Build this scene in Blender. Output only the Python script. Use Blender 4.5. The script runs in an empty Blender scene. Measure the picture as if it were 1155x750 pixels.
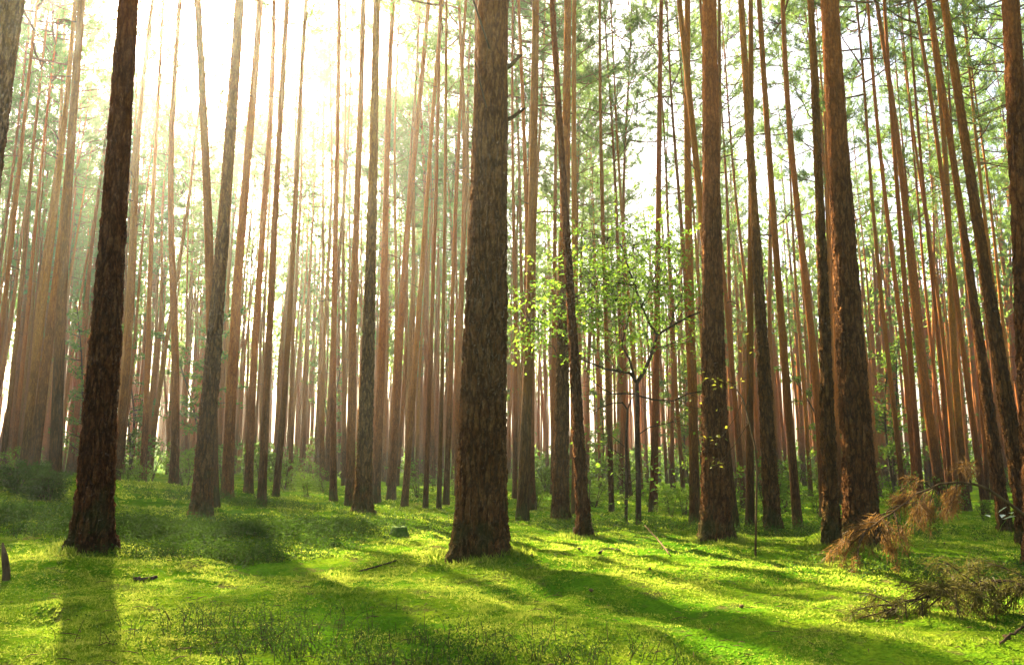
import bpy, math, random
import numpy as np
from mathutils import Vector, Euler

random.seed(11)
RNG = np.random.default_rng(11)
SC = bpy.context.scene
COL = SC.collection
R = math.radians

# ------------------------------------------------------------------ camera model
CAM_H = 0.70
PITCH = R(9.67)
FPX = 898.0              # focal length in pixels of a 1155 wide frame
CX, CY = 577.5, 375.0
cp, sp = math.cos(PITCH), math.sin(PITCH)

SUN_AZ = R(-28.0)        # measured from +Y, negative to the west
SUN_EL = R(32.0)
SUN = np.array([math.sin(SUN_AZ) * math.cos(SUN_EL), math.cos(SUN_AZ) * math.cos(SUN_EL), math.sin(SUN_EL)])

# ------------------------------------------------------------------ numpy noise
def _hash(ix, iy, seed):
    h = (ix.astype(np.int64) * 374761393 + iy.astype(np.int64) * 668265263 + seed * 1442695041) & 0x7fffffff
    h = ((h ^ (h >> 13)) * 1274126177) & 0x7fffffff
    h = (h ^ (h >> 16)) & 0xffff
    return h / 65535.0

def vnoise(x, y, seed=0):
    x = np.asarray(x, float); y = np.asarray(y, float)
    ix = np.floor(x); iy = np.floor(y)
    fx = x - ix; fy = y - iy
    fx = fx * fx * (3 - 2 * fx); fy = fy * fy * (3 - 2 * fy)
    a = _hash(ix, iy, seed); b = _hash(ix + 1, iy, seed)
    c = _hash(ix, iy + 1, seed); d = _hash(ix + 1, iy + 1, seed)
    return (a * (1 - fx) + b * fx) * (1 - fy) + (c * (1 - fx) + d * fx) * fy

def fbm(x, y, seed=0, octv=3):
    s = 0; a = 0.5; t = 0
    for k in range(octv):
        s = s + a * vnoise(x * 2 ** k + 13.7 * k, y * 2 ** k - 7.1 * k, seed + k); t += a; a *= 0.5
    return s / t

def sstep(a, b, x):
    t = np.clip((np.asarray(x, float) - a) / (b - a), 0, 1)
    return t * t * (3 - 2 * t)

MOUNDS = [(-8.2, 13.0, 3.2, 4.0, .34), (1.95, 7.35, .42, .25, .10), (.1, 6.0, .6, .35, .06), (-.35, 6.55, .7, .5, .05),
          (3.45, 8.1, .9, .5, .07), (-1.0, 4.4, .7, .4, .05), (.75, 5.0, .7, .35, .05), (-3.0, 5.2, .6, .4, .07),
          (2.2, 5.6, .8, .3, .05), (.3, 3.4, .5, .3, .03), (-3.38, 6.4, .42, .38, .05), (2.37, 9.2, .5, .5, .05), (3.52, 8.0, .6, .5, .06)]
def gh(x, y):
    x = np.asarray(x, float); y = np.asarray(y, float)
    z = -0.028 * np.clip(x, -14, 14) * sstep(2.5, 9.0, y)
    z = z + 0.16 * (fbm(x * .35, y * .35, 5) - .5) * sstep(2, 9, y)
    z = z + 0.11 * (fbm(x * 1.3, y * 1.3, 9) - .5)
    z = z + 0.075 * (fbm(x * 3.6, y * 3.6, 21, 2) - .5) + 0.02 * (fbm(x * 11, y * 11, 23, 2) - .5)
    for mx, my, rx, ry, h in MOUNDS:
        z = z + h * np.exp(-((x - mx) / rx) ** 2 - ((y - my) / ry) ** 2)
    return z
def g1(x, y): return float(gh(np.array([x]), np.array([y]))[0])

def ray(u, v):
    a = (u - CX) / FPX; b = (CY - v) / FPX
    return np.array([a, cp - b * sp, sp + b * cp])
def on_ground(u, v):
    d = ray(u, v); y = 1.5
    while y < 80:
        t = y / d[1]
        if CAM_H + t * d[2] <= g1(d[0] * t, y): break
        y += .02
    return float(d[0] * y / d[1]), float(y)
def at_dist(u, v, y):
    d = ray(u, v); t = y / d[1]
    return np.array([d[0] * t, y, CAM_H + d[2] * t])

# ------------------------------------------------------------------ mesh helpers
class MB:
    def __init__(s): s.V = []; s.Q = []; s.T = []; s.n = 0
    def add(s, V, quads=None, tris=None, mi=0):
        V = np.asarray(V, float).reshape(-1, 3)
        if quads is not None and len(quads): s.Q.append((np.asarray(quads, int) + s.n, mi))
        if tris is not None and len(tris): s.T.append((np.asarray(tris, int) + s.n, mi))
        s.V.append(V); s.n += len(V)
    def mesh(s, name, mats, smooth=True):
        me = bpy.data.meshes.new(name)
        V = np.concatenate(s.V); loops = []; tot = []; mi = []
        for f, m in s.Q: loops.append(f.ravel()); tot.append(np.full(len(f), 4)); mi.append(np.full(len(f), m))
        for f, m in s.T: loops.append(f.ravel()); tot.append(np.full(len(f), 3)); mi.append(np.full(len(f), m))
        loops = np.concatenate(loops).astype(np.int32); tot = np.concatenate(tot).astype(np.int32); mi = np.concatenate(mi).astype(np.int32)
        me.vertices.add(len(V)); me.vertices.foreach_set('co', V.ravel().astype(np.float32))
        me.loops.add(len(loops)); me.loops.foreach_set('vertex_index', loops)
        me.polygons.add(len(tot))
        st = np.zeros(len(tot), np.int32); st[1:] = np.cumsum(tot)[:-1]
        me.polygons.foreach_set('loop_start', st)
        for m in mats: me.materials.append(m)
        me.polygons.foreach_set('material_index', mi)
        me.polygons.foreach_set('use_smooth', np.full(len(tot), smooth))
        me.update(calc_edges=True); me.validate()
        return me
    def build(s, name, mats, parent=None, smooth=True):
        if not isinstance(mats, (list, tuple)): mats = [mats]
        return link(name, s.mesh(name, mats, smooth), parent)

def link(name, me, parent=None):
    o = bpy.data.objects.new(name, me); COL.objects.link(o)
    if parent is not None: o.parent = parent
    return o
def tag(o, label=None, cat=None, group=None, kind=None):
    if label: o['label'] = label
    if cat: o['category'] = cat
    if group: o['group'] = group
    if kind: o['kind'] = kind
    return o
def empty(name, loc, label=None, cat=None, group=None):
    o = bpy.data.objects.new(name, None); COL.objects.link(o); o.location = loc
    o.empty_display_size = .2
    return tag(o, label, cat, group)
def norm(v):
    v = np.asarray(v, float); return v / (np.linalg.norm(v) + 1e-9)

def tube(mb, P, rad, seg=6, mi=0, cap=True):
    P = np.asarray(P, float); n = len(P); rad = np.broadcast_to(np.asarray(rad, float), (n,))
    T = np.gradient(P, axis=0); V = []
    ref = np.array([0, 0, 1.0]) if abs(norm(P[-1] - P[0])[2]) < .9 else np.array([1.0, 0, 0])
    an = np.linspace(0, 2 * np.pi, seg, endpoint=False)
    for i in range(n):
        t = norm(T[i]); a = norm(np.cross(ref, t)); b = np.cross(t, a)
        V.append(P[i] + rad[i] * (np.cos(an)[:, None] * a + np.sin(an)[:, None] * b))
    V = np.concatenate(V)
    i = np.arange(n - 1)[:, None] * seg; j = np.arange(seg)[None]; k = (np.arange(seg) + 1)[None] % seg
    Q = np.stack([i + j, i + k, i + seg + k, i + seg + j], -1).reshape(-1, 4)
    tr = []
    if cap:
        V = np.concatenate([V, P[-1:], P[:1]]); e = n * seg
        for q in range(seg):
            tr.append([(n - 1) * seg + q, (n - 1) * seg + (q + 1) % seg, e]); tr.append([(q + 1) % seg, q, e + 1])
    mb.add(V, Q, tr if cap else None, mi)

def curve(p0, d0, L, n=6, bend=(0, 0, 0), jit=0.0, rng=RNG):
    """path that starts at p0 along d0 and is steered by 'bend'"""
    P = [np.asarray(p0, float)]; d = norm(d0); s = L / (n - 1)
    for i in range(n - 1):
        d = norm(d + np.asarray(bend) / (n - 1) + rng.normal(0, jit, 3))
        P.append(P[-1] + d * s)
    return np.array(P)

def tufts(mb, C, D, n, ln, wd, spread, mi=0, rng=RNG):
    """needle sprays: thin triangles that leave each centre C around direction D"""
    C = np.repeat(np.asarray(C, float), n, 0); D = np.repeat(np.asarray(D, float), n, 0)
    m = len(C)
    d = D + rng.normal(0, spread, (m, 3)); d /= np.linalg.norm(d, axis=1)[:, None] + 1e-9
    s = np.cross(d, rng.normal(0, 1, (m, 3))); s /= np.linalg.norm(s, axis=1)[:, None] + 1e-9
    L = ln * rng.uniform(.65, 1.2, m)[:, None]; W = wd * rng.uniform(.7, 1.3, m)[:, None]
    C = C + rng.normal(0, ln * .22, (m, 3))
    V = np.stack([C - s * W * .5, C + s * W * .5, C + d * L], 1).reshape(-1, 3)
    mb.add(V, None, np.arange(m * 3).reshape(-1, 3), mi)

def leaves(mb, C, ln, wd, flat=.6, mi=0, rng=RNG, droop=.25):
    """broad leaves: each a folded pair of quads sharing a midrib"""
    C = np.asarray(C, float); m = len(C)
    nrm = rng.normal(0, 1, (m, 3)) * (1 - flat) + np.array([0, 0, flat]); nrm /= np.linalg.norm(nrm, axis=1)[:, None]
    d = rng.normal(0, 1, (m, 3)); d[:, 2] -= droop; d -= nrm * (d * nrm).sum(1)[:, None]; d /= np.linalg.norm(d, axis=1)[:, None]
    s = np.cross(nrm, d)
    L = ln * rng.uniform(.6, 1.25, m)[:, None]; W = wd * rng.uniform(.7, 1.2, m)[:, None] * .5
    up = nrm * W * .35
    V = np.stack([C, C + d * L * .45 + s * W + up, C + d * L, C + d * L * .45 - s * W + up], 1)
    mid = C + d * L * .5
    b = np.arange(m)[:, None] * 4
    T = np.concatenate([b + np.array([[0, 1, 2]]), b + np.array([[0, 2, 3]])])
    mb.add(V.reshape(-1, 3), None, T, mi)

# ------------------------------------------------------------------ materials
def mat(name):
    m = bpy.data.materials.new(name); m.use_nodes = True
    nt = m.node_tree; nt.nodes.clear()
    return m, nt, nt.nodes.new('ShaderNodeOutputMaterial')
def N(nt, t, **kw):
    n = nt.nodes.new(t)
    for k, v in kw.items():
        if k in n.inputs.keys(): n.inputs[k].default_value = v
        else: setattr(n, k, v)
    return n
def ramp(nt, fac, stops):
    r = nt.nodes.new('ShaderNodeValToRGB'); e = r.color_ramp.elements
    while len(e) < len(stops): e.new(.5)
    for k, (p, c) in enumerate(stops):
        e[k].position = p; e[k].color = (*c, 1) if len(c) == 3 else c
    nt.links.new(fac, r.inputs[0]); return r.outputs[0]
def mix(nt, f, a, b, blend='MIX'):
    n = nt.nodes.new('ShaderNodeMix'); n.data_type = 'RGBA'; n.blend_type = blend
    for sock, v in ((n.inputs[0], f), (n.inputs[6], a), (n.inputs[7], b)):
        if hasattr(v, 'links'): nt.links.new(v, sock)
        elif isinstance(v, (int, float)): sock.default_value = v
        else: sock.default_value = (*v, 1)
    return n.outputs[2]
def mth(nt, op, a, b=0.0, c=None, clamp=False):
    n = nt.nodes.new('ShaderNodeMath'); n.operation = op; n.use_clamp = clamp
    for k, v in enumerate((a, b, c)):
        if v is None: continue
        if hasattr(v, 'links'): nt.links.new(v, n.inputs[k])
        else: n.inputs[k].default_value = v
    return n.outputs[0]
def mapr(nt, v, a, b, c=0., d=1., smooth=True):
    n = nt.nodes.new('ShaderNodeMapRange'); n.interpolation_type = 'SMOOTHSTEP' if smooth else 'LINEAR'
    nt.links.new(v, n.inputs[0])
    for k, q in zip((1, 2, 3, 4), (a, b, c, d)): n.inputs[k].default_value = q
    return n.outputs[0]

def bark_material(name, detailed, orange_from=2.0, orange_to=7.0):
    m, nt, out = mat(name); L = nt.links.new
    tc = N(nt, 'ShaderNodeTexCoord'); oi = N(nt, 'ShaderNodeObjectInfo')
    off = N(nt, 'ShaderNodeVectorMath', operation='MULTIPLY_ADD')
    L(tc.outputs['Object'], off.inputs[0]); off.inputs[1].default_value = (1, 1, 1)
    cmb = N(nt, 'ShaderNodeCombineXYZ'); r40 = mth(nt, 'MULTIPLY', oi.outputs['Random'], 40.0)
    L(r40, cmb.inputs[0]); L(r40, cmb.inputs[1]); L(off.outputs[0], off.inputs[0]) if False else None
    L(cmb.outputs[0], off.inputs[2])
    sep = N(nt, 'ShaderNodeSeparateXYZ'); L(tc.outputs['Object'], sep.inputs[0]); z = sep.outputs[2]
    mp = N(nt, 'ShaderNodeMapping'); L(off.outputs[0], mp.inputs[0]); mp.inputs['Scale'].default_value = (1, 1, .21)
    nz = N(nt, 'ShaderNodeTexNoise', Scale=13.0, Detail=5.0, Roughness=.66); L(mp.outputs[0], nz.inputs['Vector'])
    wob = N(nt, 'ShaderNodeVectorMath', operation='MULTIPLY_ADD'); L(nz.outputs['Color'], wob.inputs[0])
    wob.inputs[1].default_value = (.12, .12, .12); L(mp.outputs[0], wob.inputs[2])
    vo = N(nt, 'ShaderNodeTexVoronoi', feature='DISTANCE_TO_EDGE', Scale=20.0); L(wob.outputs[0], vo.inputs['Vector'])
    mpb = N(nt, 'ShaderNodeMapping'); L(wob.outputs[0], mpb.inputs[0]); mpb.inputs['Scale'].default_value = (1, 1, 2.3); mpb.inputs['Location'].default_value = (3.1, 7.7, 1.3)
    vb = N(nt, 'ShaderNodeTexVoronoi', feature='DISTANCE_TO_EDGE', Scale=42.0); L(mpb.outputs[0], vb.inputs['Vector'])
    plate = mth(nt, 'ADD', mth(nt, 'MULTIPLY', mapr(nt, vo.outputs['Distance'], 0.0, 0.26), .68), mth(nt, 'MULTIPLY', mapr(nt, vb.outputs['Distance'], 0.0, 0.28), .32))
    vc = N(nt, 'ShaderNodeTexVoronoi', feature='F1', Scale=42.0); L(mpb.outputs[0], vc.inputs['Vector'])
    cs = N(nt, 'ShaderNodeSeparateColor'); L(vc.outputs['Color'], cs.inputs[0])
    mp2 = N(nt, 'ShaderNodeMapping'); L(off.outputs[0], mp2.inputs[0]); mp2.inputs['Scale'].default_value = (1, 1, .45)
    fine = N(nt, 'ShaderNodeTexNoise', Scale=55.0, Detail=5.0, Roughness=.65); L(mp2.outputs[0], fine.inputs['Vector'])
    big = N(nt, 'ShaderNodeTexNoise', Scale=1.3, Detail=3.0); L(off.outputs[0], big.inputs['Vector'])
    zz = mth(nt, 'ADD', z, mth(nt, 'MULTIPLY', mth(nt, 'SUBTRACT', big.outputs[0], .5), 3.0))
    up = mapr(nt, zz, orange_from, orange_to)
    # colours
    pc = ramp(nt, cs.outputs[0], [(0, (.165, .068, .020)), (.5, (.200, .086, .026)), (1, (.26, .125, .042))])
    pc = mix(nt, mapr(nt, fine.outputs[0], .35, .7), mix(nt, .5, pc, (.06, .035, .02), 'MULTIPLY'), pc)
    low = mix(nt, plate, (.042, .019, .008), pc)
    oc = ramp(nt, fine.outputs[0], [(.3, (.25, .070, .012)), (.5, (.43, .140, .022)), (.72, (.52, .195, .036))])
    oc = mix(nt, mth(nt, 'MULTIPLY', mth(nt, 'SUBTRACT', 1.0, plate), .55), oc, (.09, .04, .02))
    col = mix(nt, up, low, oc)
    mossn = N(nt, 'ShaderNodeTexNoise', Scale=5.0, Detail=4.0); L(off.outputs[0], mossn.inputs['Vector'])
    mz = mapr(nt, mth(nt, 'ADD', z, mth(nt, 'MULTIPLY', mossn.outputs[0], -1.6)), -.95, -.35, 1., 0.)
    col = mix(nt, mth(nt, 'MULTIPLY', mz, .55), col, (.050, .070, .018))
    bs = N(nt, 'ShaderNodeBsdfPrincipled', Roughness=.95); bs.inputs['Specular IOR Level'].default_value = .04
    hs = N(nt, 'ShaderNodeHueSaturation'); L(col, hs.inputs['Color'])
    L(mth(nt, 'ADD', .74, mth(nt, 'MULTIPLY', oi.outputs['Random'], .5)), hs.inputs['Value'])
    L(mth(nt, 'ADD', .49, mth(nt, 'MULTIPLY', mth(nt, 'FRACT', mth(nt, 'MULTIPLY', oi.outputs['Random'], 17.3)), .02)), hs.inputs['Hue']); col = hs.outputs[0]
    L(col, bs.inputs['Base Color'])
    h = mth(nt, 'ADD', mth(nt, 'MULTIPLY', plate, mth(nt, 'ADD', .65, mth(nt, 'MULTIPLY', cs.outputs[1], .5))),
            mth(nt, 'MULTIPLY', fine.outputs[0], .45))
    amp = mapr(nt, zz, .5, 5.0, 1.0, .28)
    h = mth(nt, 'MULTIPLY', h, amp)
    if detailed:
        dp = N(nt, 'ShaderNodeDisplacement', Midlevel=.9, Scale=.028); L(h, dp.inputs['Height'])
        L(dp.outputs[0], out.inputs['Displacement']); m.displacement_method = 'BOTH'
    else:
        bu = N(nt, 'ShaderNodeBump', Strength=.8, Distance=.02); L(h, bu.inputs['Height']); L(bu.outputs[0], bs.inputs['Normal'])
    L(bs.outputs[0], out.inputs[0])
    return m

def leaf_material(name, cols, trans, tf=.5, scale=1.2, rough=.6, scale2=None, spec=.08):
    """leaves and needles: light goes through as well as off them"""
    m, nt, out = mat(name); L = nt.links.new
    ge = N(nt, 'ShaderNodeNewGeometry'); oi = N(nt, 'ShaderNodeObjectInfo')
    nz = N(nt, 'ShaderNodeTexNoise', Scale=scale, Detail=2.0); L(ge.outputs['Position'], nz.inputs['Vector'])
    f = mth(nt, 'ADD', mth(nt, 'MULTIPLY', nz.outputs[0], .7), mth(nt, 'MULTIPLY', ge.outputs['Random Per Island'], .5))
    f = mth(nt, 'ADD', f, mth(nt, 'MULTIPLY', oi.outputs['Random'], .2))
    if scale2:
        n2 = N(nt, 'ShaderNodeTexNoise', Scale=scale2, Detail=3.0); L(ge.outputs['Position'], n2.inputs['Vector'])
        f = mth(nt, 'ADD', f, mth(nt, 'MULTIPLY', mth(nt, 'SUBTRACT', n2.outputs[0], .5), 1.1))
    c = ramp(nt, mth(nt, 'SUBTRACT', f, .2), [(.1, cols[0]), (.5, cols[1]), (.9, cols[2])])
    t = ramp(nt, mth(nt, 'SUBTRACT', f, .2), [(.1, trans[0]), (.9, trans[1])])
    d = N(nt, 'ShaderNodeBsdfPrincipled', Roughness=rough); d.inputs['Specular IOR Level'].default_value = spec
    L(c, d.inputs['Base Color'])
    tr = N(nt, 'ShaderNodeBsdfTranslucent'); L(t, tr.inputs[0])
    ms = N(nt, 'ShaderNodeMixShader', Fac=tf); L(d.outputs[0], ms.inputs[1]); L(tr.outputs[0], ms.inputs[2])
    L(ms.outputs[0], out.inputs[0])
    return m

def plain(name, c0, c1, scale=12., rough=.9, stretch=(1, 1, 1), bump=.3):
    m, nt, out = mat(name); L = nt.links.new
    tc = N(nt, 'ShaderNodeTexCoord'); mp = N(nt, 'ShaderNodeMapping'); mp.inputs['Scale'].default_value = stretch
    L(tc.outputs['Object'], mp.inputs[0])
    nz = N(nt, 'ShaderNodeTexNoise', Scale=scale, Detail=5.0, Roughness=.6); L(mp.outputs[0], nz.inputs['Vector'])
    c = ramp(nt, nz.outputs[0], [(.3, c0), (.7, c1)])
    bs = N(nt, 'ShaderNodeBsdfPrincipled', Roughness=rough); bs.inputs['Specular IOR Level'].default_value = .03
    L(c, bs.inputs['Base Color'])
    bu = N(nt, 'ShaderNodeBump', Strength=bump, Distance=.01); L(nz.outputs[0], bu.inputs['Height']); L(bu.outputs[0], bs.inputs['Normal'])
    L(bs.outputs[0], out.inputs[0]); return m

def ground_material():
    m, nt, out = mat('moss_ground'); L = nt.links.new
    tc = N(nt, 'ShaderNodeTexCoord'); P = tc.outputs['Object']
    a = N(nt, 'ShaderNodeTexNoise', Scale=.9, Detail=4.0); L(P, a.inputs['Vector'])
    b = N(nt, 'ShaderNodeTexNoise', Scale=11.0, Detail=5.0, Roughness=.65); L(P, b.inputs['Vector'])
    c = N(nt, 'ShaderNodeTexNoise', Scale=70.0, Detail=3.0); L(P, c.inputs['Vector'])
    f = mth(nt, 'ADD', mth(nt, 'MULTIPLY', a.outputs[0], .7), mth(nt, 'MULTIPLY', b.outputs[0], .45))
    col = ramp(nt, mth(nt, 'SUBTRACT', f, .1), [(.22, (.030, .085, .004)), (.42, (.065, .155, .006)), (.58, (.15, .22, .010)), (.78, (.28, .29, .03))])
    li = N(nt, 'ShaderNodeTexNoise', Scale=3.1, Detail=5.0, Roughness=.7); L(P, li.inputs['Vector'])
    col = mix(nt, mth(nt, 'MULTIPLY', mapr(nt, li.outputs[0], .55, .68), .75), col, (.11, .075, .03))
    col = mix(nt, mapr(nt, c.outputs[0], .3, .6), mix(nt, .5, col, (.3, .3, .25), 'MULTIPLY'), col)
    bs = N(nt, 'ShaderNodeBsdfPrincipled', Roughness=1.0); bs.inputs['Specular IOR Level'].default_value = 0.0
    L(col, bs.inputs['Base Color'])
    h = mth(nt, 'ADD', mth(nt, 'MULTIPLY', b.outputs[0], 1.0), mth(nt, 'MULTIPLY', c.outputs[0], .4))
    bu = N(nt, 'ShaderNodeBump', Strength=.9, Distance=.05); L(h, bu.inputs['Height']); L(bu.outputs[0], bs.inputs['Normal'])
    L(bs.outputs[0], out.inputs[0]); return m

M = {}
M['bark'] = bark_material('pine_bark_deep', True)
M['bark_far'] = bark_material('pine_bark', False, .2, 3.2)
M['needles'] = leaf_material('pine_needles', [(.022, .050, .014), (.042, .080, .018), (.075, .115, .025)], [(.09, .20, .035), (.25, .36, .065)], .58, .6)
M['limb'] = plain('pine_limb', (.07, .04, .022), (.22, .11, .05), 14)
M['leaf'] = leaf_material('young_leaf', [(.045, .095, .010), (.080, .145, .014), (.13, .19, .020)], [(.15, .30, .020), (.31, .44, .045)], .62, 1.5)
M['leaf_under'] = leaf_material('understorey_leaf', [(.030, .070, .010), (.055, .110, .012), (.09, .14, .018)], [(.08, .17, .012), (.22, .31, .03)], .55, 1.5)
M['leaf_yellow'] = leaf_material('yellowing_leaf', [(.09, .10, .012), (.14, .13, .015), (.19, .16, .02)], [(.22, .24, .02), (.34, .30, .03)], .55, 2.0)
M['leaf_dark'] = leaf_material('bilberry_leaf', [(.018, .042, .008), (.032, .068, .010), (.055, .10, .013)], [(.04, .09, .010), (.10, .18, .015)], .35, 2.0, .85, None, .04)
M['moss'] = leaf_material('moss_sprig', [(.042, .075, .006), (.085, .165, .006), (.32, .33, .05)], [(.06, .18, .006), (.50, .53, .07)], .5, 1.1, .9, 6.5, 0.0)
M['twig'] = plain('dark_twig', (.030, .020, .012), (.075, .048, .028), 30)
M['deadwood'] = plain('dead_wood', (.045, .027, .012), (.14, .085, .040), 25, stretch=(1, 1, .3))
M['brown_needles'] = leaf_material('dead_needles', [(.09, .042, .012), (.15, .074, .022), (.22, .118, .036)], [(.15, .070, .016), (.25, .14, .038)], .45, 6.)
M['olive_needles'] = leaf_material('fading_needles', [(.045, .038, .010), (.072, .062, .014), (.11, .092, .022)], [(.075, .068, .012), (.14, .125, .026)], .45, 6.)
M['greywood'] = plain('weathered_wood', (.09, .085, .05), (.19, .17, .11), 18, stretch=(1, 1, .2))
M['pale_leaf'] = leaf_material('pale_leaf', [(.42, .46, .38), (.50, .54, .45), (.58, .60, .50)], [(.35, .42, .25), (.5, .55, .35)], .35, 5.)
M['ground'] = ground_material()

# ------------------------------------------------------------------ ground sheet
def axis(lo, hi, fine_lo, fine_hi, step, grow=1.12):
    a = list(np.arange(fine_lo, fine_hi + 1e-6, step)); s = step; x = a[-1]
    while x < hi: s *= grow; x += s; a.append(min(x, hi))
    s = step; x = a[0]; b = []
    while x > lo: s *= grow; x -= s; b.append(max(x, lo))
    return np.array(b[::-1] + a)
gx = axis(-250, 250, -6.5, 6.5, .045); gy = axis(-60, 250, 2.0, 11.0, .04)
XX, YY = np.meshgrid(gx, gy)
ZZ = gh(XX, YY)
mb = MB(); nx, ny = len(gx), len(gy)
i = (np.arange(ny - 1)[:, None] * nx + np.arange(nx - 1)[None]).ravel()
mb.add(np.stack([XX, YY, ZZ], -1), np.stack([i, i + 1, i + nx + 1, i + nx], -1))
tag(mb.build('ground', M['ground']), 'mossy forest floor with soft mounds in bright green and yellow', 'ground', kind='structure')

# ------------------------------------------------------------------ trees
def trunk_profile(z, r, H):
    return r * ((1 - .80 * (z / H)) * .84 + .16 * np.exp(-z / 1.6) + .25 * np.exp(-z / .17))

def hero_trunk(name, r, H, seed, parent, taper_h=None, flare=1.0, bow=0.018):
    """one thick trunk: dense rings up to where the eye reaches, root flare and lumps"""
    rng = np.random.default_rng(seed)
    zs = np.concatenate([np.arange(-.25, 7.5, .016), np.linspace(7.6, H, 40)])
    seg = 120; an = np.linspace(0, 2 * np.pi, seg, endpoint=False)
    Z, A = np.meshgrid(zs, an, indexing='ij')
    zc = np.clip(Z, 0, None)
    rr = trunk_profile(zc, r, H)
    k = rng.integers(4, 7); ph = rng.uniform(0, 6.28)
    rr = rr + r * flare * .36 * np.exp(-zc / .17) * (np.cos(A * k + ph) * .6 + np.cos(A * (k - 2) + ph * 2) * .4)
    ca, sa = np.cos(A), np.sin(A)
    rr = rr * (1 + .045 * (fbm(ca * 1.6 + sa * 3 + 9, Z * .8 + seed, seed, 2) - .5) * 2 + .03 * np.cos(2 * A + Z * .3 + ph))
    bx = bow * (np.sin(Z * .42 + ph) - np.sin(ph)) * np.clip(Z / 2, 0, 1); by = bow * .5 * (np.cos(Z * .35 + ph) - np.cos(ph)) * np.clip(Z / 2, 0, 1)
    V = np.stack([ca * rr + bx, sa * rr + by, Z], -1).reshape(-1, 3)
    n = len(zs); i = np.arange(n - 1)[:, None] * seg; j = np.arange(seg)[None]; q = (np.arange(seg) + 1)[None] % seg
    mb = MB(); mb.add(V, np.stack([i + j, i + q, i + seg + q, i + seg + j], -1).reshape(-1, 4))
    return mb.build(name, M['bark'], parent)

def plain_trunk_mesh(seed, H=20., r=.14):
    rng = np.random.default_rng(seed)
    zs = np.concatenate([[-.3, 0, .06, .15, .3, .6], np.linspace(1, H, 34)]); seg = 14
    an = np.linspace(0, 2 * np.pi, seg, endpoint=False)
    Z, A = np.meshgrid(zs, an, indexing='ij'); zc = np.clip(Z, 0, None)
    rr = trunk_profile(zc, r, H) * (1 + .05 * (fbm(np.cos(A) * 2 + 7, Z * 1.1 + np.sin(A) * 2, seed, 2) - .5) * 2)
    p1, p2 = rng.uniform(0, 6.28, 2); b = rng.uniform(.04, .14)
    bx = b * (np.sin(Z * .5 + p1) - math.sin(p1)); by = b * (np.sin(Z * .4 + p2) - math.sin(p2))
    V = np.stack([np.cos(A) * rr + bx, np.sin(A) * rr + by, Z], -1).reshape(-1, 3)
    n = len(zs); i = np.arange(n - 1)[:, None] * seg; j = np.arange(seg)[None]; q = (np.arange(seg) + 1)[None] % seg
    mb = MB(); mb.add(V, np.stack([i + j, i + q, i + seg + q, i + seg + j], -1).reshape(-1, 4))
    # short dead twigs left on the bole
    for k in range(rng.integers(6, 12)):
        h = rng.uniform(4, 12); a = rng.uniform(0, 6.28)
        c = np.array([np.interp(h, zs, bx[:, 0]), np.interp(h, zs, by[:, 0]), h])
        L = rng.uniform(.2, 1.3)
        tube(mb, curve(c, (math.cos(a), math.sin(a), rng.uniform(-.1, .4)), L, 5, (0, 0, rng.uniform(-.3, .5)), .1, rng), np.linspace(.014, .004, 5), 4, 1)
    return mb.mesh('trunk', [M['bark_far'], M['limb']])

def pine_crown_mesh(seed, H=20., base=11.0, width=1.0, dens=1.0):
    rng = np.random.default_rng(seed); mb = MB(); C = []; D = []
    nl = int(36 * dens)
    for k in range(nl):
        t = (k + rng.uniform(-.4, .4)) / nl; t = min(max(t, 0), 1)
        h = base + (H - .3 - base) * t ** .9
        a = k * 2.39996 + rng.uniform(-.5, .5)
        L = width * (2.5 * math.sin(math.pi * min(1, .22 + .75 * t)) + .25) * rng.uniform(.45, 1.1)
        up = rng.uniform(-.15, .25) + .5 * t
        P = curve((0, 0, h), (math.cos(a), math.sin(a), up), L, 7, (0, 0, rng.uniform(.0, .7)), .10, rng)
        tube(mb, P, np.linspace(.028 * (1.1 - .6 * t), .006, 7), 4, 0, False)
        nb = int(rng.integers(7, 12) * (.5 + .5 * L / 2.2))
        for b in range(nb):
            s = rng.uniform(.35, 1.0); q = s * 6; i0 = min(int(q), 5); p = P[i0] + (P[i0 + 1] - P[i0]) * (q - i0)
            d = norm(P[i0 + 1] - P[i0]) + rng.normal(0, .65, 3) + np.array([0, 0, .25])
            l2 = rng.uniform(.25, .75)
            B = curve(p, d, l2, 4, (0, 0, .35), .12, rng)
            tube(mb, B, np.linspace(.009, .004, 4), 3, 0, False)
            for f in (.45, .75, 1.0):
                q = f * 3; i1 = min(int(q), 2); C.append(B[i1] + (B[i1 + 1] - B[i1]) * (q - i1)); D.append(norm(B[i1 + 1] - B[i1]))
        C.append(P[-1]); D.append(norm(P[-1] - P[-2]))
    tufts(mb, C, D, 13, .16, .020, .50, 1, rng)
    return mb.mesh('crown', [M['limb'], M['needles']])

TRUNKS = [plain_trunk_mesh(100 + k) for k in range(7)]
CROWNS = [pine_crown_mesh(200 + k, base=b, width=w, dens=d) for k, (b, w, d) in enumerate(
    [(11.5, 1.0, 1.0), (10.5, 1.1, 1.1), (12.5, .95, .9), (12.0, 1.15, 1.0), (10.0, 1.0, 1.15), (13.0, 1.0, .85)])]
LOWCROWNS = [pine_crown_mesh(300 + k, base=b, width=1.05, dens=1.35) for k, b in enumerate([6.5, 7.5])]

SPARSE = [pine_crown_mesh(400 + k, base=b, width=.55, dens=.55) for k, b in enumerate([15.5, 16.0])]
def lean_rot(axis, spin):
    q = Vector((0, 0, 1)).rotation_difference(Vector(axis))
    return (q.to_matrix() @ Euler((0, 0, spin)).to_matrix()).to_euler()

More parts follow.
